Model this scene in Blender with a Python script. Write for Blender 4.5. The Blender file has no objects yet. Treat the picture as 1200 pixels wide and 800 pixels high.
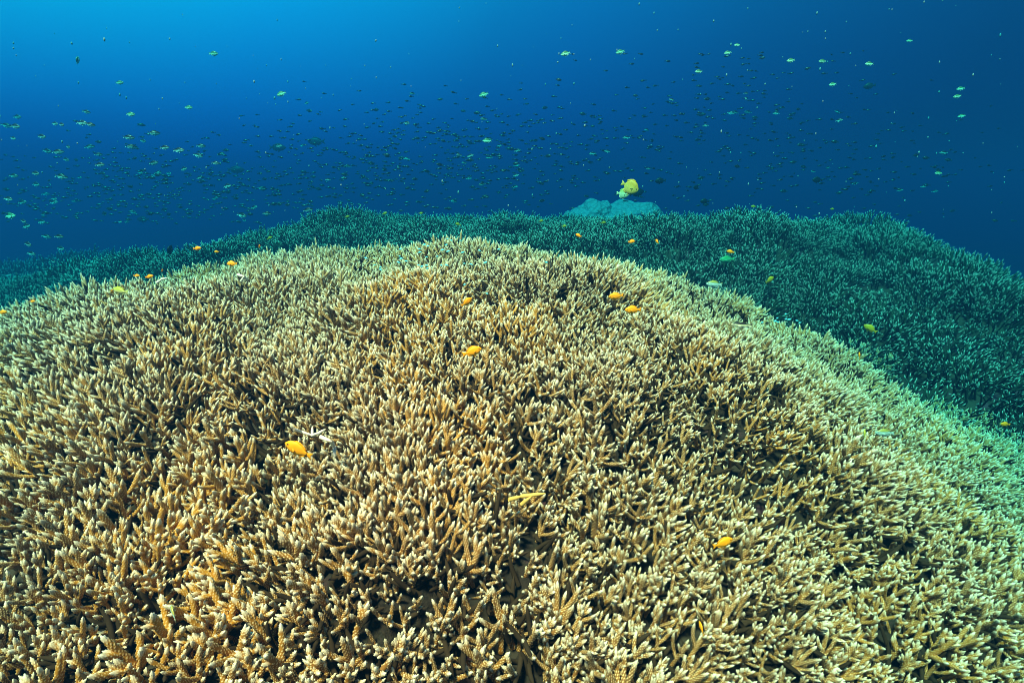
import bpy, math, random
import numpy as np
from mathutils import Vector, Matrix, Euler, noise

random.seed(7); rng = np.random.default_rng(7)
scene = bpy.context.scene
COL = scene.collection
R = math.radians

# ------------------------------------------------------------------ camera
FPX = 655.0                       # focal length in pixels of the 1200 px wide photograph
PITCH = 14.5
cam_d = bpy.data.cameras.new('camera'); cam = bpy.data.objects.new('camera', cam_d); COL.objects.link(cam)
cam_d.sensor_width = 36.0; cam_d.lens = 36.0 * FPX / 1200.0
cam_d.clip_start = 0.02; cam_d.clip_end = 400
cam.location = (0, 0, 0); cam.rotation_euler = (R(90 - PITCH), 0, 0)
scene.camera = cam

# ------------------------------------------------------------------ world: the open water all round, brightest towards the surface and the sun
SUN_EL, SUN_AZ = 60.0, 206.0      # azimuth: direction the light comes from, degrees clockwise from +Y
world = bpy.data.worlds.new('World'); scene.world = world; world.use_nodes = True
wn, wl = world.node_tree.nodes, world.node_tree.links
wn.clear()
w_out = wn.new('ShaderNodeOutputWorld'); w_bg = wn.new('ShaderNodeBackground')
w_tc = wn.new('ShaderNodeTexCoord')
w_sep = wn.new('ShaderNodeSeparateXYZ'); wl.new(w_tc.outputs['Generated'], w_sep.inputs[0])
w_map = wn.new('ShaderNodeMapRange'); w_map.inputs['From Min'].default_value = -0.6; w_map.inputs['From Max'].default_value = 1.0
wl.new(w_sep.outputs['Z'], w_map.inputs['Value'])
w_ramp = wn.new('ShaderNodeValToRGB'); wl.new(w_map.outputs[0], w_ramp.inputs[0])
el = w_ramp.color_ramp.elements
el[0].position = 0.0; el[0].color = (0.0, 0.012, 0.06, 1)
el[1].position = 1.0; el[1].color = (0.06, 0.62, 0.80, 1)
for p, c in ((0.33, (0.0, 0.020, 0.11, 1)), (0.39, (0.0, 0.032, 0.17, 1)), (0.46, (0.0, 0.088, 0.285, 1)), (0.56, (0.0, 0.165, 0.385, 1)), (0.75, (0.02, 0.36, 0.68, 1))):
    e = el.new(p); e.color = c
w_dot = wn.new('ShaderNodeVectorMath'); w_dot.operation = 'DOT_PRODUCT'
g = Vector((-0.72, 0.55, 0.42)).normalized(); w_dot.inputs[1].default_value = g
wl.new(w_tc.outputs['Generated'], w_dot.inputs[0])
w_m2 = wn.new('ShaderNodeMapRange'); w_m2.inputs['From Min'].default_value = -0.2; w_m2.inputs['From Max'].default_value = 1.0
wl.new(w_dot.outputs['Value'], w_m2.inputs['Value'])
w_lobe = wn.new('ShaderNodeValToRGB'); wl.new(w_m2.outputs[0], w_lobe.inputs[0])
le = w_lobe.color_ramp.elements
le[0].position = 0.0; le[0].color = (0.1, 0.075, 0.115, 1)
le[1].position = 1.0; le[1].color = (1.0, 1.0, 0.58, 1)
for d_, c in ((0.067, (0.11, 0.105, 0.125)), (0.35, (0.2, 0.19, 0.2)), (0.57, (0.3, 0.30, 0.30)), (0.66, (0.35, 0.37, 0.33)), (0.86, (0.6, 0.70, 0.52)), (0.955, (0.8, 0.93, 0.56))):
    e = le.new((d_ + 0.2) / 1.2); e.color = (*c, 1)
w_mul = wn.new('ShaderNodeMixRGB'); w_mul.blend_type = 'MULTIPLY'; w_mul.inputs[0].default_value = 1.0
wl.new(w_ramp.outputs[0], w_mul.inputs[1]); wl.new(w_lobe.outputs[0], w_mul.inputs[2])
wl.new(w_mul.outputs[0], w_bg.inputs['Color']); w_bg.inputs['Strength'].default_value = 0.203
wl.new(w_bg.outputs[0], w_out.inputs['Surface'])

# ------------------------------------------------------------------ sun
sun_d = bpy.data.lights.new('sun', 'SUN'); sun = bpy.data.objects.new('sun', sun_d); COL.objects.link(sun)
sun_d.energy = 5.0; sun_d.angle = R(9.0); sun_d.color = (1.0, 0.110, 0.053)
az, elv = R(SUN_AZ), R(SUN_EL)
sdir = Vector((math.sin(az) * math.cos(elv), math.cos(az) * math.cos(elv), math.sin(elv)))
sun.rotation_euler = (-sdir).to_track_quat('-Z', 'Y').to_euler()
sun.location = sdir * 30

# ------------------------------------------------------------------ exposure and render settings
vs = scene.view_settings
vs.view_transform = 'Standard'; vs.look = 'None'; vs.gamma = 1.0; vs.exposure = 4.62; vs.use_curve_mapping = False
cy = scene.cycles
cy.use_denoising = True
try: cy.denoiser = 'OPENIMAGEDENOISE'; cy.denoising_input_passes = 'RGB_ALBEDO_NORMAL'
except Exception: pass
cy.max_bounces = 5; cy.diffuse_bounces = 3; cy.glossy_bounces = 1; cy.transmission_bounces = 2; cy.volume_bounces = 0
cy.use_adaptive_sampling = False; cy.filter_width = 1.0

# ------------------------------------------------------------------ helpers
def tag(o, label=None, cat=None, group=None, kind=None):
    if label: o['label'] = label
    if cat: o['category'] = cat
    if group: o['group'] = group
    if kind: o['kind'] = kind
    return o
def link(name, data, parent=None):
    o = bpy.data.objects.new(name, data); COL.objects.link(o)
    if parent is not None: o.parent = parent
    return o
def mesh(name, V, F, mat=None, attrs=None, smooth=True):
    me = bpy.data.meshes.new(name)
    me.from_pydata([tuple(v) for v in V], [], F)
    if attrs:
        for k, a in attrs.items():
            at = me.attributes.new(k, 'FLOAT', 'POINT'); at.data.foreach_set('value', np.asarray(a, dtype=np.float32))
    if smooth: me.polygons.foreach_set('use_smooth', [True] * len(me.polygons))
    if mat: me.materials.append(mat)
    me.update()
    return me

CP, SP = math.cos(R(PITCH)), math.sin(R(PITCH))
def ray(px, py):
    dx, dz = (px - 600) / FPX, (400 - py) / FPX
    return np.array([dx, CP + dz * SP, -SP + dz * CP])        # depth-1 vector
def project(x, y, z):
    dep = y * CP - z * SP
    up = y * SP + z * CP
    return 600 + FPX * x / dep, 400 - FPX * up / dep, dep

# ------------------------------------------------------------------ the reef's height
def smax(a, b, k):
    h = np.clip(0.5 + 0.5 * (a - b) / k, 0, 1)
    return b + (a - b) * h + k * h * (1 - h)
def base_shape(x, y):
    x = np.asarray(x, float); y = np.asarray(y, float)
    dx = x + 0.18
    kx = np.where(dx < 0, 0.118, 0.235)
    dy = y - 1.55
    A = -0.118 - kx * dx ** 2 - np.where(dy < 0, 0.265, 0.32) * dy ** 2 - 0.10 * np.maximum(dx, 0) * np.maximum(-dy, 0)
    A = np.maximum(A, -1.5)
    dx = x - 1.1; dy = y - 3.7 + 0.28 * np.maximum(dx, 0)
    ul = -dx - 2.35; ur = dx - 1.0
    B = -0.12 - np.where(dx < 0, 0.105 * (ul + np.sqrt(ul ** 2 + 0.1)), 0.30 * (ur + np.sqrt(ur ** 2 + 0.05)) - 0.005) - np.where(dy < 0, 0.16, 0.12) * dy ** 2
    B = B + 0.05 * np.exp(-((x - 2.25) / 0.45) ** 2 - ((y - 3.3) / 0.7) ** 2) - 0.045 * np.exp(-((x - 1.75) / 0.3) ** 2)
    B = np.maximum(B, -1.7)
    C = -0.62 - 0.02 * (x + 3.0) ** 2 - 0.03 * (y - 5.5) ** 2
    C = np.maximum(C, -2.2)
    D = -0.85 - 0.02 * np.maximum(y - 3, 0) * 3 - 0.006 * np.maximum(y - 6, 0) ** 1.5 - 0.12 * np.maximum(np.abs(x) - 3, 0)
    D = np.maximum(D, -5.0)
    z = smax(A, B, 0.18); z = smax(z, C, 0.2); z = smax(z, D, 0.25)
    return z
def fbm(x, y, s, seed):
    return noise.noise(Vector((x * s + seed * 7.3, y * s - seed * 3.1, seed * 1.7)))
def bump(x, y):
    k = min(max((y - 2.3) / 1.2, 0), 1)
    return 0.035 * fbm(x, y, 1.6, 1) + 0.042 * fbm(x, y, 3.6, 2) + 0.016 * fbm(x, y, 7.5, 4) + k * (0.07 * fbm(x, y, 1.1, 8) + 0.05 * fbm(x, y, 2.6, 9))
def canopy(x, y):                     # where the branch tips end
    return float(base_shape(x, y)) + bump(x, y)
FOOT = 0.070
def ground(x, y): return canopy(x, y) - FOOT
def normal(x, y, e=0.06):
    gx = (base_shape(x + e, y) - base_shape(x - e, y)) / (2 * e) + (bump(x + e, y) - bump(x - e, y)) / (2 * e)
    gy = (base_shape(x, y + e) - base_shape(x, y - e)) / (2 * e) + (bump(x, y + e) - bump(x, y - e)) / (2 * e)
    return Vector((-gx, -gy, 1)).normalized()
def hit(px, py, lift=0.0):            # depth at which the sight line meets the coral tops
    r = ray(px, py)
    ts = np.geomspace(0.25, 30, 900)
    P = ts[:, None] * r[None, :]
    d = P[:, 2] - base_shape(P[:, 0], P[:, 1]) - lift
    idx = np.nonzero(d < 0)[0]
    return float(ts[idx[0]]) if len(idx) else None

# ------------------------------------------------------------------ materials
def mat_new(name):
    m = bpy.data.materials.new(name); m.use_nodes = True
    n, l = m.node_tree.nodes, m.node_tree.links
    return m, n, l, n['Principled BSDF']
def ramp(n, stops):
    r = n.new('ShaderNodeValToRGB'); e = r.color_ramp.elements
    e[0].position, e[0].color = stops[0][0], (*stops[0][1], 1)
    e[1].position, e[1].color = stops[-1][0], (*stops[-1][1], 1)
    for p, c in stops[1:-1]:
        q = e.new(p); q.color = (*c, 1)
    return r
def mix(n, l, f, a, b, mode='MIX'):
    x = n.new('ShaderNodeMixRGB'); x.blend_type = mode
    for i, v in enumerate((f, a, b)):
        if isinstance(v, (int, float)): x.inputs[i].default_value = v
        elif isinstance(v, tuple): x.inputs[i].default_value = (*v, 1)
        else: l.new(v, x.inputs[i])
    return x.outputs[0]

def coral_material(name, body_a, body_b, nubc, tipc, basec, tip_len, nub_amt, gold):
    m, n, l, b = mat_new(name)
    b.inputs['Roughness'].default_value = 0.75; b.inputs['Specular IOR Level'].default_value = 0.25
    at = n.new('ShaderNodeAttribute'); at.attribute_name = 'tip'        # metres from the finger's end
    an = n.new('ShaderNodeAttribute'); an.attribute_name = 'nub'
    ah = n.new('ShaderNodeAttribute'); ah.attribute_name = 'foot'
    oi = n.new('ShaderNodeObjectInfo')
    body = mix(n, l, oi.outputs['Random'], body_a, body_b)
    tc = n.new('ShaderNodeTexCoord')
    ns = n.new('ShaderNodeTexNoise'); ns.inputs['Scale'].default_value = 28; l.new(tc.outputs['Object'], ns.inputs['Vector'])
    mr = n.new('ShaderNodeMapRange'); mr.inputs['From Min'].default_value = 0.45; mr.inputs['From Max'].default_value = 0.62; l.new(ns.outputs['Fac'], mr.inputs['Value'])
    gm = n.new('ShaderNodeMath'); gm.operation = 'MULTIPLY'; gm.inputs[1].default_value = 0.5; l.new(mr.outputs[0], gm.inputs[0])
    body = mix(n, l, gm.outputs[0], body, (body_a[0] * 0.62, body_a[1] * 0.8, body_a[2] * 0.95))
    gp = n.new('ShaderNodeNewGeometry'); gn = n.new('ShaderNodeTexNoise'); gn.inputs['Scale'].default_value = 3.2; gn.inputs['Detail'].default_value = 2
    l.new(gp.outputs['Position'], gn.inputs['Vector'])
    gq = n.new('ShaderNodeMapRange'); gq.inputs['From Min'].default_value = 0.48; gq.inputs['From Max'].default_value = 0.68; gq.inputs['To Max'].default_value = 0.85; l.new(gn.outputs['Fac'], gq.inputs['Value'])
    body = mix(n, l, gq.outputs[0], body, gold)
    nubc = mix(n, l, gq.outputs[0], nubc, tuple(0.55 * a_ + 0.45 * b_ for a_, b_ in zip(nubc, gold)))
    fm = n.new('ShaderNodeMapRange'); fm.inputs['From Min'].default_value = 0.1; fm.inputs['From Max'].default_value = 0.75
    l.new(ah.outputs['Fac'], fm.inputs['Value'])
    body = mix(n, l, fm.outputs[0], basec, body)
    nm = n.new('ShaderNodeMapRange'); nm.inputs['From Min'].default_value = 0.12; nm.inputs['From Max'].default_value = 0.62; nm.inputs['To Max'].default_value = nub_amt; l.new(an.outputs['Fac'], nm.inputs['Value'])
    c = mix(n, l, nm.outputs[0], body, nubc)
    tm = n.new('ShaderNodeMapRange'); tm.inputs['From Min'].default_value = tip_len; tm.inputs['From Max'].default_value = tip_len * 0.18
    l.new(at.outputs['Fac'], tm.inputs['Value'])
    # some branches have pale tips, some hardly
    rm = n.new('ShaderNodeMath'); rm.operation = 'MULTIPLY_ADD'; rm.inputs[1].default_value = 0.45; rm.inputs[2].default_value = 0.55; l.new(oi.outputs['Random'], rm.inputs[0])
    tf = n.new('ShaderNodeMath'); tf.operation = 'MULTIPLY'; l.new(tm.outputs[0], tf.inputs[0]); l.new(rm.outputs[0], tf.inputs[1])
    c = mix(n, l, tf.outputs[0], c, tipc)
    l.new(c, b.inputs['Base Color'])
    return m
M_CORAL = coral_material('tan_coral', (0.16, 0.071, 0.017), (0.25, 0.115, 0.017), (0.78, 0.61, 0.34), (0.76, 0.74, 0.60), (0.32, 0.12, 0.008), 0.0085, 0.95, (0.48, 0.21, 0.010))
M_CORALF = coral_material('slender_coral_dimmed', (0.015, 0.026, 0.018), (0.025, 0.038, 0.02), (0.05, 0.07, 0.05), (0.40, 0.60, 0.54), (0.008, 0.012, 0.008), 0.011, 0.4, (0.03, 0.05, 0.02))  # dark stalks, cyan tips: weak, red-poor light from above put into the colour
def plain(name, col, rough=0.5, spec=0.3, noise_amt=0.25, sc=12.0):
    m, n, l, b = mat_new(name)
    b.inputs['Roughness'].default_value = rough; b.inputs['Specular IOR Level'].default_value = spec
    tc = n.new('ShaderNodeTexCoord'); ns = n.new('ShaderNodeTexNoise'); ns.inputs['Scale'].default_value = sc
    l.new(tc.outputs['Object'], ns.inputs['Vector'])
    c = mix(n, l, ns.outputs['Fac'], tuple(v * (1 - noise_amt) for v in col), tuple(min(1, v * (1 + noise_amt)) for v in col))
    l.new(c, b.inputs['Base Color'])
    return m
def shaded_fish(name, back, flank, belly, lo=-0.1, hi=0.1, rough=0.35, spots=None):
    m, n, l, b = mat_new(name)
    b.inputs['Roughness'].default_value = rough; b.inputs['Specular IOR Level'].default_value = 0.5
    tc = n.new('ShaderNodeTexCoord'); sp = n.new('ShaderNodeSeparateXYZ'); l.new(tc.outputs['Object'], sp.inputs[0])
    mr = n.new('ShaderNodeMapRange'); mr.inputs['From Min'].default_value = lo; mr.inputs['From Max'].default_value = hi; l.new(sp.outputs['Z'], mr.inputs['Value'])
    r = ramp(n, [(0.0, belly), (0.55, belly), (0.68, flank), (0.85, back), (1.0, back)]); l.new(mr.outputs[0], r.inputs[0])  # own pale belly, widened up the flank to put strobe light into the colour
    c = r.outputs[0]
    if spots:
        v = n.new('ShaderNodeTexVoronoi'); v.inputs['Scale'].default_value = spots[1]; l.new(tc.outputs['Object'], v.inputs['Vector'])
        q = n.new('ShaderNodeMapRange'); q.inputs['From Min'].default_value = 0.35; q.inputs['From Max'].default_value = 0.15; l.new(v.outputs['Distance'], q.inputs['Value'])
        c = mix(n, l, q.outputs[0], c, spots[0])
    l.new(c, b.inputs['Base Color'])
    return m

# ------------------------------------------------------------------ seabed
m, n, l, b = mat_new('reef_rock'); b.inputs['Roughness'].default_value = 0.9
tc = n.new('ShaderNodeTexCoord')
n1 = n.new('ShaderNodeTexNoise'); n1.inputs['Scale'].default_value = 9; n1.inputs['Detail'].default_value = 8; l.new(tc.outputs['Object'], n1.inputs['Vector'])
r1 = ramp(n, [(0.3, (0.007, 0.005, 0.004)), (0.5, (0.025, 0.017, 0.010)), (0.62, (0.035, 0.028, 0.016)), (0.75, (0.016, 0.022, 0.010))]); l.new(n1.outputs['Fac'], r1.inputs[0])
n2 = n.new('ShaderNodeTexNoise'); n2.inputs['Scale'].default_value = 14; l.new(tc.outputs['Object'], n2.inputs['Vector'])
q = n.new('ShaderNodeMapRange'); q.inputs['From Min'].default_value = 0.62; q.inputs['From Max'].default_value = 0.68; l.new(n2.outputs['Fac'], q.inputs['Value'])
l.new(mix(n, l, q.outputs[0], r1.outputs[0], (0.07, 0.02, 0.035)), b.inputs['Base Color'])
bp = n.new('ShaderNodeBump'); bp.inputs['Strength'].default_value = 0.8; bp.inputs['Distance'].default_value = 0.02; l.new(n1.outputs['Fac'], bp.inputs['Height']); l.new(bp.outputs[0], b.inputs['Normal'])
M_ROCK = m
NX, NY = 240, 240
us = np.linspace(-1, 1, NX); xs = np.sinh(us * 4.2) / np.sinh(4.2) * 30
vv = np.linspace(0, 1, NY); ys = -3 + np.sinh(vv * 3.4) / np.sinh(3.4) * 33
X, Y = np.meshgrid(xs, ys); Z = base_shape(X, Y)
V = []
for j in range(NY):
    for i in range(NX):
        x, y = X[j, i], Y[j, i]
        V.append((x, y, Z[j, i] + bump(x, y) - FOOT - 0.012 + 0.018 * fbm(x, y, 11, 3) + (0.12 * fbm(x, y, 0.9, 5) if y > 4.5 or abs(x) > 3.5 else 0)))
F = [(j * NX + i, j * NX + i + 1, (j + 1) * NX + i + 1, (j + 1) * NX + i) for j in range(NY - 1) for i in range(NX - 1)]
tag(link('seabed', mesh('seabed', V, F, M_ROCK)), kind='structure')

# ------------------------------------------------------------------ coral branches
class MB:
    def __init__(s): s.V = []; s.F = []; s.tip = []; s.nub = []; s.foot = []
    def add(s, V, F, tip, nub, foot):
        o = len(s.V); s.V += V; s.F += [tuple(i + o for i in f) for f in F]; s.tip += tip; s.nub += nub; s.foot += foot
    def mesh(s, name, mat): return mesh(name, s.V, s.F, mat, {'tip': s.tip, 'nub': s.nub, 'foot': s.foot})
def frame(d):
    d = d.normalized(); a = Vector((1, 0, 0)) if abs(d.x) < 0.8 else Vector((0, 1, 0))
    u = d.cross(a).normalized(); return u, d.cross(u)
def finger(mb, p0, d0, d1, L, r0, r1, sides, pitch, nubh, f0, f1, rnd):
    """one tapering, rounded coral finger, bending from d0 to d1; alternate vertices stand out as the small cups"""
    n = max(4, int(L / pitch)); n += n % 2
    P = [p0.copy()]
    for i in range(n):
        t = (i + 0.5) / n
        P.append(P[-1] + (d0.lerp(d1, t)).normalized() * (L / n))
    u, w = frame(d0)
    V, F, T, N, H = [], [], [], [], []
    ph = rnd.random() * 6.28
    wob = [rnd.uniform(-1, 1) for _ in range(6)]
    for i, p in enumerate(P):
        t = i / n
        d = (d0.lerp(d1, t)).normalized(); u = (u - d * u.dot(d)).normalized(); w = d.cross(u)
        dist = L * (1 - t)
        rr = r0 + (r1 - r0) * t
        k = r1 * 4.6
        if dist < k: rr *= max(0.12, 1 - ((k - dist) / k) ** 1.8 * 0.82)
        rr *= 1 + 0.06 * wob[(i // 4) % 6] * (nubh > 0)
        for s in range(sides):
            hi = 1 if (i % 2 == 0 and (s + i // 2) % 2 == 0) else 0
            a = ph + 2 * math.pi * s / sides
            lump = 1 + 0.07 * math.sin(a * 2 + wob[0] * 3 + t * 9 * wob[1]) 
            if hi and rnd.random() < 0.12: hi = 0
            if hi: hi = rnd.uniform(0.6, 1.0)
            if nubh > 0: a += rnd.uniform(-.3, .3) * math.pi / sides
            q = rr * lump + (nubh * hi if 0 < i < n else 0)
            V.append(p + (u * math.cos(a) + w * math.sin(a)) * q + (d * (nubh * 0.7 * hi + (rnd.uniform(-.3, .3) * pitch if nubh > 0 and 0 < i < n else 0))))
            T.append(dist); N.append(float(hi) if nubh > 0 else 0.30); H.append(f0 + (f1 - f0) * t)
    for i in range(n):
        for s in range(sides):
            s2 = (s + 1) % sides
            F.append((i * sides + s, i * sides + s2, (i + 1) * sides + s2, (i + 1) * sides + s))
    V.append(P[-1] + d * r1 * 0.12); T.append(0); N.append(1); H.append(f1)
    F += [(n * sides + s, n * sides + (s + 1) % sides, len(V) - 1) for s in range(sides)]
    mb.add(V, F, T, N, H)
    return P
def branch(mb, rnd, o=Vector((0, 0, 0)), D=Vector((0, 0, 1)), L=0.10, r=0.0062, detail=2, lo=2, hi=4):
    sides, pitch, nh = {2: (12, 0.0014, 0.0009), 1: (10, 0.007, 0.0), 0: (5, 0.018, 0.0)}[detail]
    u, w = frame(D)
    a = rnd.random() * 6.28
    bend = (u * math.cos(a) + w * math.sin(a)) * rnd.uniform(0.05, 0.35)
    d1 = (D + bend).normalized()
    lst = mb if isinstance(mb, list) else None
    if lst is not None: mb = MB(); lst.append(mb)
    P = finger(mb, o, D, d1, L, r * 1.2, r * 0.82, sides, pitch, nh, 0, 1, rnd)
    k = rnd.randint(lo, hi); a0 = rnd.random() * 6.28
    for i in range(k):
        t = rnd.uniform(0.25, 0.84); q = P[int(t * (len(P) - 1))]
        ang = a0 + i * 2.4 + rnd.uniform(-.5, .5)
        side = u * math.cos(ang) + w * math.sin(ang)
        e0 = (D * 0.75 + side * rnd.uniform(0.7, 1.2)).normalized(); e1 = (D * 1.3 + side * rnd.uniform(0.15, 0.7)).normalized()
        l2 = min((1 - t) * L * rnd.uniform(0.6, 1.1), 0.043)
        if rnd.random() < 0.4: l2 = rnd.uniform(0.008, 0.016)
        if lst is not None: mb = MB(); lst.append(mb)
        finger(mb, q, e0, e1, max(l2, 0.012), r * rnd.uniform(0.82, 0.95), r * rnd.uniform(0.66, 0.8), sides, pitch, nh, t, 1, rnd)
rb = random.Random(3)
NEAR, MID, NEARJ = [], [], []
for i in range(22):
    Ls = rb.uniform(0.064, 0.094)
    lst = []; branch(lst, rb, L=Ls, r=rb.uniform(0.0023, 0.0032), detail=2, lo=4, hi=8)
    NEAR.append([q.mesh('branch' if k == 0 else 'branchlet', M_CORAL) for k, q in enumerate(lst)])
    if i % 2: mb = MB(); branch(mb, rb, L=Ls, r=rb.uniform(0.0023, 0.0032), detail=2, lo=4, hi=8); NEARJ.append(mb.mesh('branch', M_CORAL))
    mb = MB(); branch(mb, rb, L=Ls, r=rb.uniform(0.0023, 0.0032), detail=1, lo=4, hi=8); MID.append(mb.mesh('branch', M_CORAL))
# the dead, overgrown foot that a colony grows from
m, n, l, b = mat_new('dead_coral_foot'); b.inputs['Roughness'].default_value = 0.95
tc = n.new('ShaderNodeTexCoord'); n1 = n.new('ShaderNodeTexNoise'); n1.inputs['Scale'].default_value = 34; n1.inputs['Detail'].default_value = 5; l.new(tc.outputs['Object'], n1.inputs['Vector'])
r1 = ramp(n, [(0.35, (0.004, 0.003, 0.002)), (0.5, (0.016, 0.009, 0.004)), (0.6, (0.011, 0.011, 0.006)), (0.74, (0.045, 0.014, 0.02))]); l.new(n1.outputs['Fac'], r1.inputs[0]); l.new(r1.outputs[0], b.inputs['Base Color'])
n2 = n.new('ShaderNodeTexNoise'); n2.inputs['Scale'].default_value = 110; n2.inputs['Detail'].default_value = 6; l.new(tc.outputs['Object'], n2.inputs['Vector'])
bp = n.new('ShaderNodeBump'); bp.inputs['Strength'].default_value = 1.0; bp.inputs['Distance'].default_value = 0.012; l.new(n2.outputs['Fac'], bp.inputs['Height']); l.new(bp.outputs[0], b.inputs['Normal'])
M_FOOT = m
def foot_mesh(sd):
    V, F = [], []; NR, ND = 7, 18
    for i in range(NR + 1):
        q = i / NR
        for s in range(ND):
            g = 2 * math.pi * s / ND; x, y = q * math.cos(g), q * math.sin(g)
            V.append((x * .09, y * .09, 0.028 * (1 - q * q) - 0.02 + 0.03 * noise.noise(Vector((x * 3 + sd, y * 3, sd))) * (1 - .5 * q) + .012 * noise.noise(Vector((x * 9 + sd, y * 9, 2)))))
    for i in range(NR):
        for s in range(ND): F.append((i * ND + s, (i + 1) * ND + s, (i + 1) * ND + (s + 1) % ND, i * ND + (s + 1) % ND))
    return mesh('dead_base', V, F, M_FOOT)
FEET = [foot_mesh(k * 5.3) for k in range(5)]
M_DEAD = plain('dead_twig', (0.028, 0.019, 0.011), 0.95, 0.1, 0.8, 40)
def twig_mesh(sd):                    # tangle of dead lower branches under a colony
    rn = random.Random(sd); mb = MB()
    for k in range(95):
        a, rr = rn.uniform(0, 6.28), .098 * math.sqrt(rn.random())
        d = Vector((rn.uniform(-1, 1), rn.uniform(-1, 1), rn.uniform(.1, .9))).normalized()
        finger(mb, Vector((rr * math.cos(a), rr * math.sin(a), rn.uniform(-.004, .012))), d, (d + Vector((rn.uniform(-.4, .4), rn.uniform(-.4, .4), .2))).normalized(), rn.uniform(.025, .05), .0034, .0024, 6, .009, 0, 0, 1, rn)
    return mb.mesh('dead_twigs', M_DEAD)
TWIGS = [twig_mesh(k) for k in range(6)]

# the near mound: colonies standing side by side, each a thing made of branches
SP_C = 0.138
cols = []
rc = random.Random(11)
yy = 0.05
while yy < 2.6:
    xx = -3.4 + rc.uniform(0, SP_C)
    while xx < 3.0:
        x, y = xx + rc.uniform(-.06, .06), yy + rc.uniform(-.05, .05)
        z = canopy(x, y)
        if y > 0.05:
            px, py, dep = project(x, y, z)
            inside = -40 < px < 1240 and -40 < py < 880 and dep > 0.2
            # on the near mound, and not far down its hidden back
            if inside and math.hypot(x + .1, y) < 2.45 and not (x > 1.3 and y > 1.75) and y < 2.15:
                cols.append((x, y, dep, px, py))
        xx += SP_C
    yy += SP_C * 0.87
cols.sort(key=lambda c: c[2])
NEAR_COLS = cols[:300]
CX = np.array([(c[0], c[1]) for c in NEAR_COLS])
ORD = ['first', 'second', 'third', 'fourth', 'fifth', 'sixth', 'seventh', 'eighth', 'ninth', 'tenth', 'eleventh', 'twelfth', 'thirteenth', 'fourteenth', 'fifteenth', 'sixteenth', 'seventeenth', 'eighteenth', 'nineteenth', 'twentieth']
def nth(k): return ORD[k] if k < 20 else ('twenty', 'thirty', 'forty', 'fifty')[(k - 20) // 10] + '-' + ORD[(k - 20) % 10]
ROWS = [(690, 'tan staghorn clump with blunt dotted fingers, %s from left along the bottom edge'),
        (560, 'tan staghorn clump with dotted fingers, %s from left in the row above the bottom edge'),
        (470, 'golden tan staghorn clump, %s from left in the row level with the largest fish'),
        (410, 'golden tan staghorn clump, %s from left in the row across the mound centre'),
        (370, 'tan pale tipped staghorn clump, %s from left in the row above the mound centre'),
        (340, 'pale tipped staghorn clump, %s from left in the upper row of the mound'),
        (315, 'pale tipped staghorn clump, %s from left in the row just before the crest'),
        (295, 'pale greenish staghorn clump, %s from left in the row on the crest'),
        (-99, 'pale greenish staghorn clump, %s from left at the very rim of the crest')]
LAB = {}
for ri, (lo_, text) in enumerate(ROWS):
    hi_ = 1e9 if ri == 0 else ROWS[ri - 1][0]
    row = sorted([(c[3], i) for i, c in enumerate(NEAR_COLS) if lo_ <= c[4] < hi_])
    for k, (_, i) in enumerate(row): LAB[i] = text % nth(k)
ROOTS, BASES = [], []
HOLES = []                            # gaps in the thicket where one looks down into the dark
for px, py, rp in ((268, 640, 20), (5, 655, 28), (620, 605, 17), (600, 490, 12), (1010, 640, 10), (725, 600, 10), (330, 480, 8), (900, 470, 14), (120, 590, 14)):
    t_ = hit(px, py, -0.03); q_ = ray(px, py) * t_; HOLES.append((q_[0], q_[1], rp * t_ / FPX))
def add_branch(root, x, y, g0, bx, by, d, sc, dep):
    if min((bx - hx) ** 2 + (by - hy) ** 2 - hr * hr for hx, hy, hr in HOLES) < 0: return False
    BASES.append((bx, by))
    if dep < 0.8:
        ms = rc.choice(NEAR)
        o = link('branch', ms[0], root)
        for me in ms[1:]: link('branchlet', me, o)
    elif dep < 1.3: o = link('branch', rc.choice(NEARJ), root)
    else: o = link('branch', rc.choice(MID), root)
    o.location = (bx - x, by - y, ground(bx, by) - g0 - 0.012)
    o.rotation_mode = 'QUATERNION'; o.rotation_quaternion = d.to_track_quat('Z', 'Y') @ Euler((0, 0, rc.uniform(0, 6.28))).to_quaternion()
    fat = rc.uniform(0.9, 1.12)
    o.scale = (sc * fat, sc * fat, sc)
    return True
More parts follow.
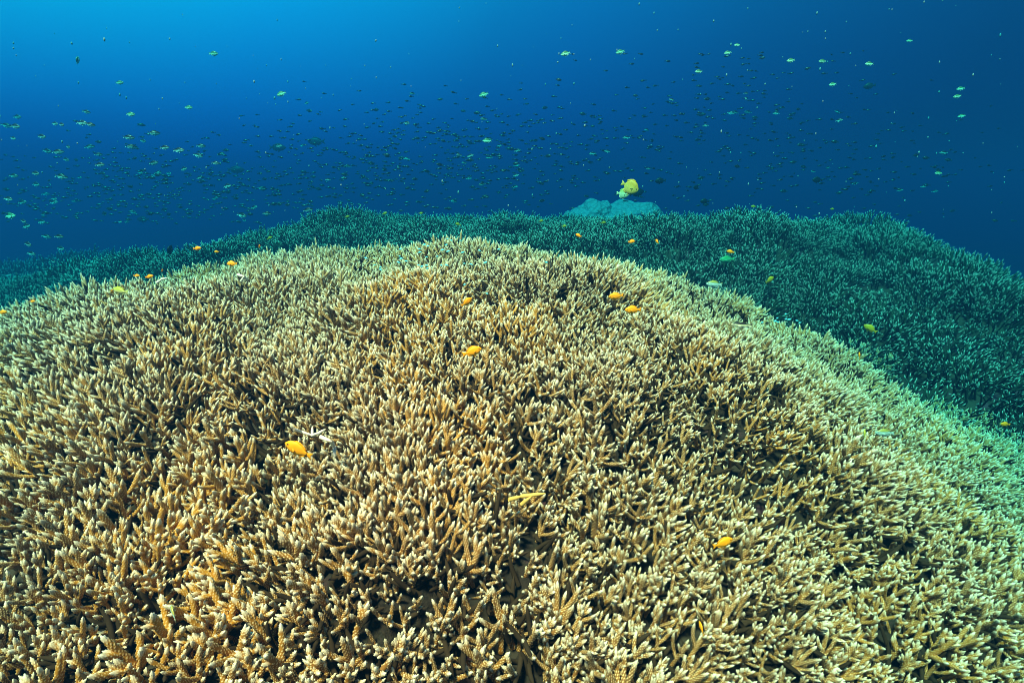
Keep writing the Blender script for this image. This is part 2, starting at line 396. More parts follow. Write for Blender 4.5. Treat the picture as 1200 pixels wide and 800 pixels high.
for i, (x, y, dep, px, py) in enumerate(NEAR_COLS):
    g0 = ground(x, y)
    root = link('staghorn_coral', None); root.location = (x, y, g0); root.empty_display_size = 0.05
    tag(root, LAB[i], 'coral', 'staghorn corals of the near mound')
    Rc = 0.097 * rc.uniform(0.88, 1.15)
    nb = int(52 * (Rc / 0.097) ** 2)
    nrm = normal(x, y)
    lean = Vector((rc.uniform(-.2, .2), rc.uniform(-.26, .06), 0))
    tall = rc.uniform(0.84, 1.14)
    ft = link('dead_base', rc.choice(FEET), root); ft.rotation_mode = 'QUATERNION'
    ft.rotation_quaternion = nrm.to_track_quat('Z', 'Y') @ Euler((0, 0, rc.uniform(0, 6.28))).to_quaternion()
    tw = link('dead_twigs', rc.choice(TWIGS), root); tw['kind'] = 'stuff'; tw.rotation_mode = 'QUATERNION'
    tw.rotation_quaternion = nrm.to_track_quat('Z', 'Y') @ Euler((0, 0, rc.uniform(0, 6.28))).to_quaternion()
    ROOTS.append((root, nrm, lean, tall, g0))
    for k in range(nb):
        rr = Rc * math.sqrt((k + 0.5) / nb) * rc.uniform(0.85, 1.1); th = k * 2.39996 + rc.uniform(-.35, .35)
        ox, oy = rr * math.cos(th), rr * math.sin(th)
        q = rr / Rc
        bx, by = x + ox * 0.88, y + oy * 0.88
        d = (nrm * 0.7 + Vector((0, 0, 0.35)) + lean + Vector((ox, oy, 0)) / Rc * 0.42 + Vector((rc.uniform(-1, 1), rc.uniform(-1, 1), 0)) * 0.26).normalized()
        sc = tall * rc.uniform(0.80, 1.12) * (1 - 0.14 * q * q)
        add_branch(root, x, y, g0, bx, by, d, sc, dep)
# close the remaining bare spots: a branch of the nearest colony wherever none stands
BA = np.array(BASES)
grid = {}
for bx, by in BASES: grid.setdefault((int(bx // .05), int(by // .05)), []).append((bx, by))
for gy in np.arange(0.12, 1.5, 0.015):
    for gx in np.arange(-1.5, 1.7, 0.015):
        bx, by = gx + rc.uniform(-.006, .006), gy + rc.uniform(-.006, .006)
        px, py, dep = project(bx, by, canopy(bx, by))
        if not (-40 < px < 1240 and 250 < py < 900): continue
        ci, cj = int(bx // .05), int(by // .05)
        if any((bx - p) ** 2 + (by - q) ** 2 < (0.0125 if dep < .85 else 0.0165) ** 2 for a_ in (-1, 0, 1) for b_ in (-1, 0, 1) for p, q in grid.get((ci + a_, cj + b_), ())): continue
        k = int(np.argmin((CX[:, 0] - bx) ** 2 + (CX[:, 1] - by) ** 2)); x, y = CX[k]
        if math.hypot(x - bx, y - by) > 0.16: continue
        root, nrm, lean, tall, g0 = ROOTS[k]
        d = (nrm * .7 + Vector((0, 0, .35)) + lean + Vector((bx - x, by - y, 0)) * 3 + Vector((rc.uniform(-1, 1), rc.uniform(-1, 1), 0)) * .28).normalized()
        if add_branch(root, x, y, g0, bx, by, d, tall * rc.uniform(.75, 1.05), dep): grid.setdefault((ci, cj), []).append((bx, by))

# colonies seen whole: a few shapes, copied
def clump(rnd, mat, r, Rc, nb, L, detail, lo, hi, spread=0.6):
    mb = MB()
    for k in range(nb):
        rr = Rc * math.sqrt((k + 0.5) / nb); th = k * 2.39996 + rnd.uniform(-.4, .4)
        ox, oy = rr * math.cos(th), rr * math.sin(th)
        d = (Vector((0, 0, 1)) + Vector((ox, oy, 0)) / Rc * spread + Vector((rnd.uniform(-1, 1), rnd.uniform(-1, 1), 0)) * 0.3).normalized()
        branch(mb, rnd, Vector((ox * .85, oy * .85, -0.012)), d, L * rnd.uniform(0.75, 1.15) * (1 - .15 * (rr / Rc) ** 2), r * rnd.uniform(.9, 1.1), detail, lo, hi)
    return mb.mesh('staghorn_clump', mat)
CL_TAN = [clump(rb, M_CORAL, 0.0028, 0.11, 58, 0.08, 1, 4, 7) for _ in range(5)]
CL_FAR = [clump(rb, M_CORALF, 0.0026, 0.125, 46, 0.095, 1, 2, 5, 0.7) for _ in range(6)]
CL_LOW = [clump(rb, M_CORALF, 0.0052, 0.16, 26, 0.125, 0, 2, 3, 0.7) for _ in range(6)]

def spots(x0, x1, y0, y1, sp, rnd):
    out = []; y = y0; j = 0
    while y < y1:
        x = x0 + (sp / 2 if j % 2 else 0)
        while x < x1:
            out.append((x + rnd.uniform(-.33, .33) * sp, y + rnd.uniform(-.33, .33) * sp)); x += sp
        y += sp * 0.87; j += 1
    return out
stuff_tan, stuff_far, stuff_low, cand = [], [], [], []
rs = random.Random(21)
for x, y in spots(-4.5, 4.5, -1.4, 7.5, 0.17, rs):
    dmin = np.min(np.hypot(CX[:, 0] - x, CX[:, 1] - y))
    if dmin < 0.115: continue
    if math.hypot(x, y) < 0.25 and False: continue
    far_side = y > 2.1 or x + .38 * fbm(x, y, 1.7, 12) + rs.uniform(-.22, .22) + .25 * max(y - 1.2, 0) > 1.5
    px, py, dep = project(x, y, canopy(x, y)) if y > 0.3 else (0, 0, -1)
    if not far_side: stuff_tan.append((x, y))
    elif dep > 0 and 300 < px < 1260 and dep < 4.2: cand.append((dep, x, y, px, py))
    else: stuff_far.append((x, y))
cand.sort()
def seen(x, y):
    z = canopy(x, y); t = np.linspace(0.15, 0.97, 60)
    return not np.any(base_shape(x * t, y * t) > z * t + 0.02)
chosen = [c for c in cand if seen(c[1], c[2])][:150]
stuff_far += [(c[1], c[2]) for c in cand if c not in chosen]
SROWS = [(420, 'slender dark staghorn clump with cyan tips, %s from left low on the right slope'),
         (370, 'slender dark staghorn clump with cyan tips, %s from left halfway down the right slope'),
         (330, 'slender dark staghorn clump with cyan tips, %s from left high on the right slope'),
         (300, 'slender dark staghorn clump with cyan tips, %s from left at the mound foot'),
         (280, 'slender dark staghorn clump with cyan tips, %s from left in the shaded dip'),
         (262, 'slender dark staghorn clump with cyan tips, %s from left below the second crest'),
         (-99, 'slender dark staghorn clump with cyan tips, %s from left on the second crest')]
for ri, (lo_, text) in enumerate(SROWS):
    hi_ = 1e9 if ri == 0 else SROWS[ri - 1][0]
    row = sorted([(c[3], c[1], c[2]) for c in chosen if lo_ <= c[4] < hi_])
    for k, (_, x, y) in enumerate(row):
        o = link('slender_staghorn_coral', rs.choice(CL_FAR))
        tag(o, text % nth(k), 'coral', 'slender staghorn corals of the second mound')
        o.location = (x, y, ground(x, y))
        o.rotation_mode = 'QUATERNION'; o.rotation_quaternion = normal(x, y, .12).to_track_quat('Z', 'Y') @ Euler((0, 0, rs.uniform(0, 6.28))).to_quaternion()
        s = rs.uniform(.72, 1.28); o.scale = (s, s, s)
for x, y in spots(-12, 9, 1.5, 15, 0.27, rs):
    if -4.5 < x < 4.5 and y < 7.5: continue
    if noise.noise(Vector((x * .7, y * .7, 4))) > -0.4: stuff_low.append((x, y))

def scatter(name, pts, meshes, label, smin, smax_):
    """many clumps nobody could count: one object, clumps instanced on points"""
    colx = bpy.data.collections.new(name + '_shapes')
    for k, me in enumerate(meshes): colx.objects.link(bpy.data.objects.new(name + '_shape', me))
    V = [(x, y, ground(x, y)) for x, y in pts]
    me = bpy.data.meshes.new(name); me.from_pydata(V, [], [])
    rot, scl = [], []
    for x, y in pts:
        e = (normal(x, y, .12).to_track_quat('Z', 'Y') @ Euler((0, 0, rs.uniform(0, 6.28))).to_quaternion()).to_euler()
        rot += list(e); scl.append(rs.uniform(smin, smax_))
    a = me.attributes.new('rot', 'FLOAT_VECTOR', 'POINT'); a.data.foreach_set('vector', rot)
    a = me.attributes.new('scl', 'FLOAT', 'POINT'); a.data.foreach_set('value', scl)
    o = link(name, me)
    tree = bpy.data.node_groups.new(name, 'GeometryNodeTree')
    tree.interface.new_socket('Geometry', in_out='INPUT', socket_type='NodeSocketGeometry')
    tree.interface.new_socket('Geometry', in_out='OUTPUT', socket_type='NodeSocketGeometry')
    n, l = tree.nodes, tree.links
    gi, go = n.new('NodeGroupInput'), n.new('NodeGroupOutput')
    ci = n.new('GeometryNodeCollectionInfo'); ci.inputs['Collection'].default_value = colx
    ci.inputs['Separate Children'].default_value = True; ci.inputs['Reset Children'].default_value = True
    ip = n.new('GeometryNodeInstanceOnPoints'); ip.inputs['Pick Instance'].default_value = True
    rv = n.new('FunctionNodeRandomValue'); rv.data_type = 'INT'
    rv.inputs[4].default_value = 0; rv.inputs[5].default_value = len(meshes) - 1
    ar = n.new('GeometryNodeInputNamedAttribute'); ar.data_type = 'FLOAT_VECTOR'; ar.inputs['Name'].default_value = 'rot'
    er = n.new('FunctionNodeEulerToRotation')
    asx = n.new('GeometryNodeInputNamedAttribute'); asx.data_type = 'FLOAT'; asx.inputs['Name'].default_value = 'scl'
    l.new(gi.outputs[0], ip.inputs['Points']); l.new(ci.outputs[0], ip.inputs['Instance'])
    l.new(rv.outputs[2], ip.inputs['Instance Index'])
    l.new(ar.outputs[0], er.inputs[0]); l.new(er.outputs[0], ip.inputs['Rotation']); l.new(asx.outputs[0], ip.inputs['Scale'])
    l.new(ip.outputs[0], go.inputs[0])
    md = o.modifiers.new('scatter', 'NODES'); md.node_group = tree
    tag(o, label, 'coral', kind='stuff')
    return o
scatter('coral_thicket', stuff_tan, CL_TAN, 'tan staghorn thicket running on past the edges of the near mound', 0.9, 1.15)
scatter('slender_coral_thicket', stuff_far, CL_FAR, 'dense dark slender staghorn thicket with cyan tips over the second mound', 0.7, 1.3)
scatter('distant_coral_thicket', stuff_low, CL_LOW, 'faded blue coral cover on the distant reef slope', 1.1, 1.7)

# ------------------------------------------------------------------ fish
def prof(pts, t):
    for (a, b), (c, d) in zip(pts, pts[1:]):
        if t <= c:
            k = (t - a) / (c - a + 1e-9); k = k * k * (3 - 2 * k) * 0.5 + k * 0.5
            return b + (d - b) * k
    return pts[-1][1]
def loft(top, bot, wid, ns=16, sd=12, x0=0.5, x1=-0.30):
    """fish trunk, nose at +x; half heights above and below the axis and half widths along its length"""
    V, F = [], []
    for i in range(ns):
        t = i / (ns - 1); x = x0 + (x1 - x0) * t
        a, b_, w = prof(top, t), prof(bot, t), prof(wid, t)
        for s in range(sd):
            g = 2 * math.pi * s / sd; c, q = math.cos(g), math.sin(g)
            V.append((x, w * (abs(c) ** 0.9) * (1 if c > 0 else -1), (a if q > 0 else b_) * q))
    for i in range(ns - 1):
        for s in range(sd):
            s2 = (s + 1) % sd; F.append((i * sd + s, i * sd + s2, (i + 1) * sd + s2, (i + 1) * sd + s))
    F.append(tuple(range(sd))[::-1]); F.append(tuple((ns - 1) * sd + s for s in range(sd)))
    return V, F
def fin(outline, th=0.006, y=0.0, rot=None):
    """a fin: its outline in x,z, thick in the middle and thin at the rim"""
    n = len(outline); cx = sum(p[0] for p in outline) / n; cz = sum(p[1] for p in outline) / n
    V = [(x, y, z) for x, z in outline]
    V += [(cx + (x - cx) * .6, y + th, cz + (z - cz) * .6) for x, z in outline] + [(cx + (x - cx) * .6, y - th, cz + (z - cz) * .6) for x, z in outline]
    F = []
    for i in range(n):
        j = (i + 1) % n
        F += [(i, j, n + j, n + i), (j, i, 2 * n + i, 2 * n + j)]
    F += [tuple(range(n, 2 * n)), tuple(range(2 * n, 3 * n))[::-1]]
    if rot is not None: V = [tuple(rot @ Vector(v)) for v in V]
    return V, F
def ball(c, r, ns=6, sd=8, flat=0.5):
    V, F = [], []
    for i in range(ns):
        a = math.pi * (i + 0.5) / ns
        for s in range(sd):
            g = 2 * math.pi * s / sd
            V.append((c[0] + r * math.sin(a) * math.cos(g), c[1] + r * flat * math.cos(a), c[2] + r * math.sin(a) * math.sin(g)))
    for i in range(ns - 1):
        for s in range(sd):
            s2 = (s + 1) % sd; F.append((i * sd + s, (i + 1) * sd + s, (i + 1) * sd + s2, i * sd + s2))
    F += [tuple(range(sd)), tuple((ns - 1) * sd + s for s in range(sd))[::-1]]
    return V, F
def join(parts):
    V, F = [], []
    for v, f in parts:
        o = len(V); V += v; F += [tuple(i + o for i in q) for q in f]
    return V, F
def species(H, up, W, fork, mats, disc=False):
    """H: body depth over length; up: share of it above the axis. Returns the meshes of the parts and one joined mesh."""
    a, b_ = H * up, H * (1 - up)
    top = [(0, .02), (.12, a * .55), (.3, a * .9), (.48, a), (.7, a * .78), (.9, a * .33), (1, .045 + .1 * (H - .3) * .3)]
    bot = [(0, .02), (.12, b_ * .5), (.3, b_ * .88), (.5, b_), (.7, b_ * .8), (.9, b_ * .33), (1, .045 + .1 * (H - .3) * .3)]
    if disc:                          # round butterflyfish outline with a short snout
        el_ = [(t / 10, math.sqrt(max(0, 1 - ((t / 10 - .52) / .47) ** 2))) for t in range(1, 10)]
        top = [(0, .03)] + [(t, max(a * e, .04)) for t, e in el_] + [(1, .06)]
        bot = [(0, .03)] + [(t, max(b_ * e, .04)) for t, e in el_] + [(1, .06)]
    wid = [(0, .015), (.15, W * .65), (.35, W), (.6, W * .8), (.9, W * .3), (1, .012)]
    P = {}
    P['body'] = loft(top, bot, wid)
    zt = lambda x: prof(top, (0.5 - x) / .8); zb = lambda x: -prof(bot, (0.5 - x) / .8)
    P['dorsal_fin'] = fin([(.24, zt(.24) - .02), (.16, zt(.16) + .045), (0, zt(0) + .07), (-.14, zt(-.14) + .075), (-.27, zt(-.2) + .05), (-.26, zt(-.26) - .01), (0, zt(0) - .03)])
    P['anal_fin'] = fin([(.0, zb(.0) + .03), (-.06, zb(-.06) - .05), (-.16, zb(-.16) - .075), (-.27, zb(-.2) - .05), (-.25, zb(-.25) + .01)])
    P['pelvic_fin'] = fin([(.16, zb(.16) + .03), (.1, zb(.1) - .04), (.0, zb(.02) - .1), (.06, zb(.06) + .03)])
    P['tail_fin'] = fin([(-.285, .04), (-.38, .09), (-.5, .15), (-.5 + fork * .6, .06), (-.5 + fork, 0), (-.5 + fork * .6, -.06), (-.5, -.15), (-.38, -.09), (-.285, -.04)])
    for s in (1, -1):
        m3 = Matrix.Translation((.2, s * W * .95, -.02)) @ Euler((0, 0, s * -0.5)).to_matrix().to_4x4()
        P['pectoral_fin' + ('' if s > 0 else '_')] = fin([(0, .03), (-.09, .06), (-.16, .02), (-.14, -.05), (-.05, -.06), (0, -.025)], .004, 0, m3)
        P['eye' + ('' if s > 0 else '_')] = ball((.37, s * prof(wid, .16) * .86, .035), .034)
    M = {k: mesh(k.strip('_'), v[0], v[1], mats.get(k.strip('_'), mats['body'])) for k, v in P.items()}
    ks = [k for k in P if not k.startswith('eye')]
    V, F = join([P[k] for k in ks])
    whole = mesh('fish', V, F, mats['body'])
    return M, whole
M_EYE = plain('fish_eye', (0.01, 0.01, 0.012), 0.15, 0.6, 0.1)
M_YEL = plain('lemon_yellow', (0.85, 0.37, 0.006), 0.5, 0.3, 0.08, 5)
M_YFIN = plain('lemon_fin', (0.80, 0.34, 0.008), 0.55, 0.2, 0.15, 9)
M_BLK = plain('black_fish', (0.008, 0.008, 0.010), 0.5, 0.3, 0.3)
M_CHR = shaded_fish('green_chromis', (0.05, 0.16, 0.07), (0.12, 0.55, 0.30), (0.50, 0.92, 0.72))
M_SCH = shaded_fish('dark_backed_fish', (0.012, 0.014, 0.016), (0.03, 0.05, 0.055), (0.42, 0.72, 0.74), -0.14, 0.08)
M_DRK = shaded_fish('small_dark_fish', (0.006, 0.008, 0.010), (0.010, 0.014, 0.018), (0.03, 0.045, 0.05), -0.16, 0.10)
M_BUT = shaded_fish('yellow_butterflyfish', (0.85, 0.42, 0.03), (0.95, 0.52, 0.06), (0.95, 0.58, 0.10), -.3, .3, 0.5, ((0.35, 0.22, 0.02), 26))
M_BUTP = shaded_fish('pale_butterflyfish', (0.55, 0.52, 0.12), (0.72, 0.70, 0.30), (0.82, 0.80, 0.50), -.3, .3, 0.5, ((0.3, 0.3, 0.1), 26))
M_GRN = shaded_fish('green_fish', (0.05, 0.30, 0.10), (0.08, 0.42, 0.18), (0.12, 0.45, 0.22), -.2, .2)
M_PAR = shaded_fish('blue_grey_fish', (0.30, 0.30, 0.06), (0.22, 0.42, 0.42), (0.40, 0.60, 0.58), -.16, .16)
M_WRA = shaded_fish('striped_wrasse', (0.03, 0.03, 0.03), (0.75, 0.70, 0.40), (0.85, 0.82, 0.62), -.12, .09)
M_YGR = shaded_fish('yellow_green_fish', (0.45, 0.45, 0.03), (0.55, 0.55, 0.08), (0.55, 0.50, 0.20), -.16, .16)
M_BLU = shaded_fish('tiny_blue_fish', (0.05, 0.60, 0.95), (0.10, 0.75, 0.95), (0.2, 0.85, 0.95), -.16, .16)
M_SUR = plain('dark_grey_fish', (0.03, 0.03, 0.035), 0.5, 0.3, 0.2)
S_YEL = species(.46, .52, .085, .06, {'body': M_YEL, 'eye': M_EYE, 'dorsal_fin': M_YFIN, 'anal_fin': M_YFIN, 'tail_fin': M_YFIN, 'pelvic_fin': M_YFIN, 'pectoral_fin': M_YFIN})
S_BLK = species(.52, .52, .09, .05, {'body': M_BLK, 'eye': M_EYE})
S_CHR = species(.44, .5, .09, .12, {'body': M_CHR, 'eye': M_EYE})
S_SCH = species(.36, .5, .085, .14, {'body': M_SCH, 'eye': M_EYE})
S_DRK = species(.34, .5, .085, .14, {'body': M_DRK, 'eye': M_EYE})
S_BUT = species(.74, .5, .08, .03, {'body': M_BUT, 'eye': M_EYE}, True)
S_BUTP = species(.70, .5, .08, .03, {'body': M_BUTP, 'eye': M_EYE}, True)
S_GRN = species(.42, .5, .09, .06, {'body': M_GRN, 'eye': M_EYE})
S_PAR = species(.40, .5, .09, .05, {'body': M_PAR, 'eye': M_EYE})
S_WRA = species(.22, .5, .07, .02, {'body': M_WRA, 'eye': M_EYE})
S_YGR = species(.34, .55, .085, .08, {'body': M_YGR, 'eye': M_EYE})
S_BLU = species(.34, .5, .085, .12, {'body': M_BLU, 'eye': M_EYE})
S_SUR = species(.40, .5, .08, .10, {'body': M_SUR, 'eye': M_EYE})

def put_fish(name, sp, px, py, size_px, yaw, pitch, depth, label, cat='fish', group=None, parts=True):
    """a fish at the place where the photograph shows it, at its own distance; yaw 0 swims to the right, 180 to the left"""
    p = ray(px, py) * depth
    L = size_px * depth / FPX
    M, whole = sp
    if parts:
        o = link(name, None); o.empty_display_size = .02
        for k, me in M.items(): link(k.strip('_'), me, o)
    else: o = link(name, whole)
    o.location = p; o.scale = (L, L, L)
    o.rotation_euler = (R(random.uniform(-6, 6)), R(-pitch), R(yaw))
    tag(o, label, cat, group)
    return o
def over(px, py, lift): 
    d = hit(px, py, lift); return d if d else 4.0

YG = 'yellow damselfish over the coral'
YEL = [  # px, py, length, yaw, pitch, hover, label
 (350, 527, 37, 168, 24, .02, 'largest yellow damselfish, beside the broken white coral branch in the foreground'),
 (553, 412, 24, 12, 16, .05, 'yellow damselfish swimming right, alone over the centre of the near mound'),
 (547, 354, 17, 35, 28, .06, 'small yellow damselfish nearest the crest above the centre of the mound'),
 (722, 347, 18, 170, -8, .06, 'upper left of two yellow damselfish close together right of centre'),
 (742, 363, 20, 185, 0, .06, 'lower right of two yellow damselfish close together right of centre'),
 (847, 636, 27, 14, 14, .02, 'orange yellow damselfish deep among pale coral tips at the lower right'),
 (822, 736, 17, 100, 40, .0, 'yellow fish half hidden between coral fingers at the bottom right'),
 (1020, 385, 16, 150, 28, .06, 'yellow damselfish over the dark valley at far right'),
 (1178, 497, 12, 180, 5, .08, 'small yellow damselfish at the right edge of the picture'),
 (902, 328, 14, 25, 24, .06, 'yellow damselfish on the line between lit mound and dark slope'),
 (856, 295, 9, 160, 10, .1, 'tiny yellow damselfish just above the green fish'),
 (740, 283, 9, 10, 5, .1, 'left of two yellow damselfish in front of the dark second mound'),
 (770, 283, 8, 110, 30, .1, 'right of two yellow damselfish in front of the dark second mound'),
 (707, 261, 7, 15, 0, .1, 'tiny yellow damselfish below the pale coral head'),
 (678, 276, 8, 150, 20, .1, 'yellow damselfish low in the dip, left of the pale coral head'),
 (661, 265, 6, 0, 5, .1, 'faint yellow damselfish in the dip under the left end of the coral head'),
 (634, 259, 6, 20, 10, .1, 'small yellow damselfish at left of the dip behind the crest'),
 (537, 263, 7, 200, 20, .1, 'yellow damselfish just above the crest at mid picture'),
 (695, 303, 6, 90, 40, .06, 'tiny yellow damselfish at the rim between the lit mound and the dip'),
 (767, 329, 6, 70, 50, .04, 'tiny yellow damselfish among crest tips right of middle'),
 (272, 309, 13, 175, 0, .06, 'bright yellow damselfish over the left shoulder of the mound'),
 (304, 289, 8, 100, 20, .08, 'yellow damselfish beside the dark fish above the left crest'),
 (316, 279, 7, 20, 25, .12, 'upper yellow damselfish above the left crest'),
 (231, 291, 9, 10, 5, .12, 'yellow damselfish right of the black upright fish at left'),
 (254, 295, 6, 180, 0, .12, 'small yellow damselfish further right of the black upright fish'),
 (175, 324, 9, 15, 12, .1, 'lower yellow damselfish in the blue gap at left'),
 (160, 323, 7, 10, 0, .1, 'dim yellow damselfish in the blue gap at left'),
 (190, 317, 6, 100, 20, .1, 'tiny yellow damselfish above the left edge of the mound'),
 (131, 342, 10, 100, 10, .06, 'orange yellow fish touching the nose of the arched green fish'),
 (3, 366, 11, 0, 10, .06, 'yellow damselfish cut by the left edge of the picture'),
 (407, 254, 6, 30, 10, .12, 'tiny yellow damselfish above the far reef at left of middle'),
 (451, 250, 6, 10, 20, .14, 'tiny yellow damselfish at the foot of the fish school'),
 (493, 250, 5, 0, 0, .14, 'faint yellow damselfish against the far dark reef'),
 (1007, 417, 10, 80, 62, .05, 'upright yellow fish among coral tips at right'),
 (38, 353, 6, 10, 0, .1, 'dim yellow fish low at the left edge'),
 (883, 242, 6, 160, 0, .1, 'tiny yellow fish above the crest of the second mound'),
 (975, 245, 5, 0, 0, .1, 'faint yellow fish above the right crest of the second mound'),
]
for px, py, s, yw, pt, lf, lab in YEL:
    d = min(over(px, py, lf + .02), 4.6)
    if s < 8 and py < 300: d = max(d, min(3.2, (hit(px, py, .03) or 9) * .97))
    put_fish('yellow_damselfish', S_YEL, px, py, s, yw, pt, d, lab, 'fish', YG, parts=s >= 8)
BL = [(199, 294, 15, 80, 62, 2.6, 'black fish standing upright in the water at left'),
 (303, 287, 10, 180, 0, 2.8, 'black fish next to a yellow one above the left crest'),
 (286, 281, 11, 175, 5, 3.4, 'black fish lying level above the dim reef at left'),
 (746, 226, 18, 5, 12, 4.3, 'black fish partly behind the yellow butterflyfish pair'),
 (774, 212, 13, 178, -5, 3.9, 'round black fish right of the butterflyfish pair'),
 (1019, 101, 13, 160, -8, 4.5, 'dark fish high in the open water at right'),
 (958, 211, 13, 185, 0, 4.0, 'black oval fish in blue water above the second mound'),
 (826, 236, 11, 180, 0, 3.9, 'black fish just above the second mound crest'),
 (816, 220, 9, 200, 10, 4.3, 'small dark fish left of the black oval fish'),
 (130, 304, 8, 175, 0, 3.6, 'dark fish low over the dim reef at far left')]
for px, py, s, yw, pt, d, lab in BL: put_fish('black_damselfish', S_BLK, px, py, s, yw, pt, d, lab, 'fish', 'black damselfish', parts=s >= 10)
put_fish('butterflyfish', S_BUT, 738, 219, 22, -15, -25, 2.2, 'round spotted yellow butterflyfish above the pale coral head')
put_fish('butterflyfish', S_BUTP, 730, 227, 15, -10, -5, 2.5, 'paler butterflyfish tucked under the yellow one')
put_fish('green_damselfish', S_GRN, 852, 304, 18, 178, -4, over(852, 304, .05), 'green fish resting above the dark slope right of middle')
put_fish('parrotfish', S_PAR, 837, 333, 19, 178, 4, over(837, 333, .02), 'blue grey fish sunk among the coral tips at the rim')
put_fish('striped_wrasse', S_WRA, 869, 381, 24, 172, 4, over(869, 381, .03), 'slim white and black striped wrasse over the right of the mound')
put_fish('arched_fish', S_YGR, 141, 341, 24, 165, 8, over(141, 341, .04), 'olive green fish arching over the left rim of the mound')
put_fish('small_wrasse', S_PAR, 203, 718, 22, 130, 30, over(203, 718, .015), 'small grey wrasse with yellow edge between fingers at bottom left')
put_fish('slim_fish', S_YGR, 1013, 509, 14, 70, 60, over(1013, 509, .01), 'thin yellow green fish nosing down into coral at right')
put_fish('slim_fish', S_PAR, 1037, 507, 22, 175, 0, over(1037, 507, .01), 'dull grey green wrasse lying on coral tips at right')
CH = [(663, 63, 12, 178, -12, 'left of two bright green chromis high in the middle'), (727, 61, 11, 178, -14, 'right of two bright green chromis high in the middle'),
 (567, 111, 12, 172, -16, 'bright green chromis above the middle of the school'), (571, 165, 11, 176, 0, 'bright green chromis inside the middle of the school'),
 (330, 110, 12, 178, -16, 'silver green chromis alone in open water left of middle'), (250, 63, 11, 5, 0, 'green chromis high alone at upper left'),
 (221, 126, 9, 10, 0, 'green chromis above the left school'), (153, 134, 10, 8, 0, 'bright chromis above the left school near its top'),
 (140, 97, 9, 15, 5, 'green chromis at upper left above the others'), (91, 71, 10, 80, 70, 'upright slim chromis at upper left'),
 (853, 62, 9, 175, -10, 'left of three green chromis at upper right'), (927, 71, 10, 178, -8, 'brightest green chromis at upper right'),
 (964, 72, 9, 178, 0, 'green chromis right of the brightest one'), (1019, 75, 10, 176, 0, 'pale green chromis above the dark fish at right'),
 (819, 84, 9, 178, 0, 'pale chromis at the right above the school'), (976, 99, 9, 178, -10, 'green chromis low left of the dark fish'),
 (1122, 113, 9, 170, -10, 'lower of a pair of dim green chromis at far right'), (1126, 104, 9, 165, -8, 'upper of a pair of dim green chromis at far right'),
 (1127, 136, 8, 160, -10, 'lone dim chromis below the pair at far right'), (1100, 203, 9, 178, 0, 'dim olive chromis at far right near the reef'),
 (864, 53, 7, 170, 0, 'small olive chromis at upper right'), (1066, 48, 7, 160, 0, 'faint chromis near the top right'), (12, 253, 13, 0, 5, 'bright green chromis low at the left edge')]
for px, py, s, yw, pt, lab in CH:
    put_fish('green_chromis', S_CHR, px, py, s, yw, pt, min(random.uniform(2.2, 3.0), 0.85 / max(ray(px, py)[2], .01)), lab, 'fish', 'green chromis', parts=s >= 9)
for px, py, s, yw in ((276, 199, 20, 8), (325, 173, 20, 5), (168, 257, 16, 175), (371, 166, 22, 172)):
    put_fish('surgeonfish', S_SUR, px, py, s, yw, 0, min(7.0, .85 / max(ray(px, py)[2], .01)), {276: 'larger dim grey fish in the left part of the school', 325: 'larger dim fish at middle left of the school', 168: 'larger dim fish low over the left reef', 371: 'rightmost larger dim fish in the left school'}[px], 'fish', 'large dim fish')
# silver bellied fish of the left group, the bigger ones of the school
BG = [(21, 137), (7, 147), (17, 148), (16, 162), (73, 146), (64, 145), (95, 144), (106, 146), (101, 131), (48, 160), (55, 177), (67, 178), (80, 172), (104, 172), (78, 187), (116, 193),
      (150, 161), (154, 172), (167, 165), (181, 156), (116, 181), (72, 207), (42, 203), (180, 191), (232, 182), (43, 216), (193, 173), (236, 171), (15, 206), (26, 237), (62, 237), (28, 259), (48, 260),
      (30, 265), (70, 291), (55, 277), (70, 277), (32, 286), (10, 322), (210, 176), (215, 198), (267, 218), (283, 252), (63, 306), (36, 297), (253, 191), (312, 250), (361, 246), (9, 233)]
for px, py in BG:
    put_fish('silver_fish', S_SCH, px + random.uniform(-1, 1), py, random.uniform(9.5, 14.5), random.uniform(-30, 25), random.uniform(-14, 8), random.uniform(2.2, 3.6),
             'dark backed silver bellied fish in the loose group at left', 'fish', 'silver bellied fish at left', parts=False)
# the small fish of the school
def pick():
    k = random.random()
    if k < .36: px, py = random.gauss(190, 140), random.gauss(228, 30)
    elif k < .78: px, py = random.gauss(540, 130), random.gauss(182, 36)
    elif k < .90: px, py = random.gauss(850, 80), random.gauss(140, 55)
    else: px, py = random.gauss(1000, 90), random.gauss(195, 35)
    return px, py
def spot_ok(px, py):
    if not (-40 < px < 1240 and 55 < py < 262): return False
    if py < 150 - 0.10 * min(px, 500) and px < 330: return False
    return True
pts = []
while len(pts) < 1900:
    px, py = pick()
    if spot_ok(px, py): pts.append((px, py))
near_pts, far_pts = pts[:210], pts[210:]
for px, py in near_pts:
    s = random.uniform(6, 9.5); side = 'left' if px < 400 else ('middle' if px < 780 else 'right')
    yw = (0 if side == 'left' else (180 if random.random() < .65 else 0)) + random.uniform(-28, 28)
    d = random.uniform(3.2, 5.2)
    h_ = hit(px, py); d = min(d, h_ - .1) if h_ else d
    d = min(d, 0.85 / max(ray(px, py)[2], .01))
    sp = S_SCH if random.random() < .3 else S_DRK
    lab = 'small %s schooling fish in the %s of the school' % ('silver bellied' if sp is S_SCH else 'dark', side)
    put_fish('schooling_fish', sp, px, py, s, yw, random.uniform(-14, 12), d, lab, 'fish', lab.replace('small ', ''), parts=False)
V, F = [], []
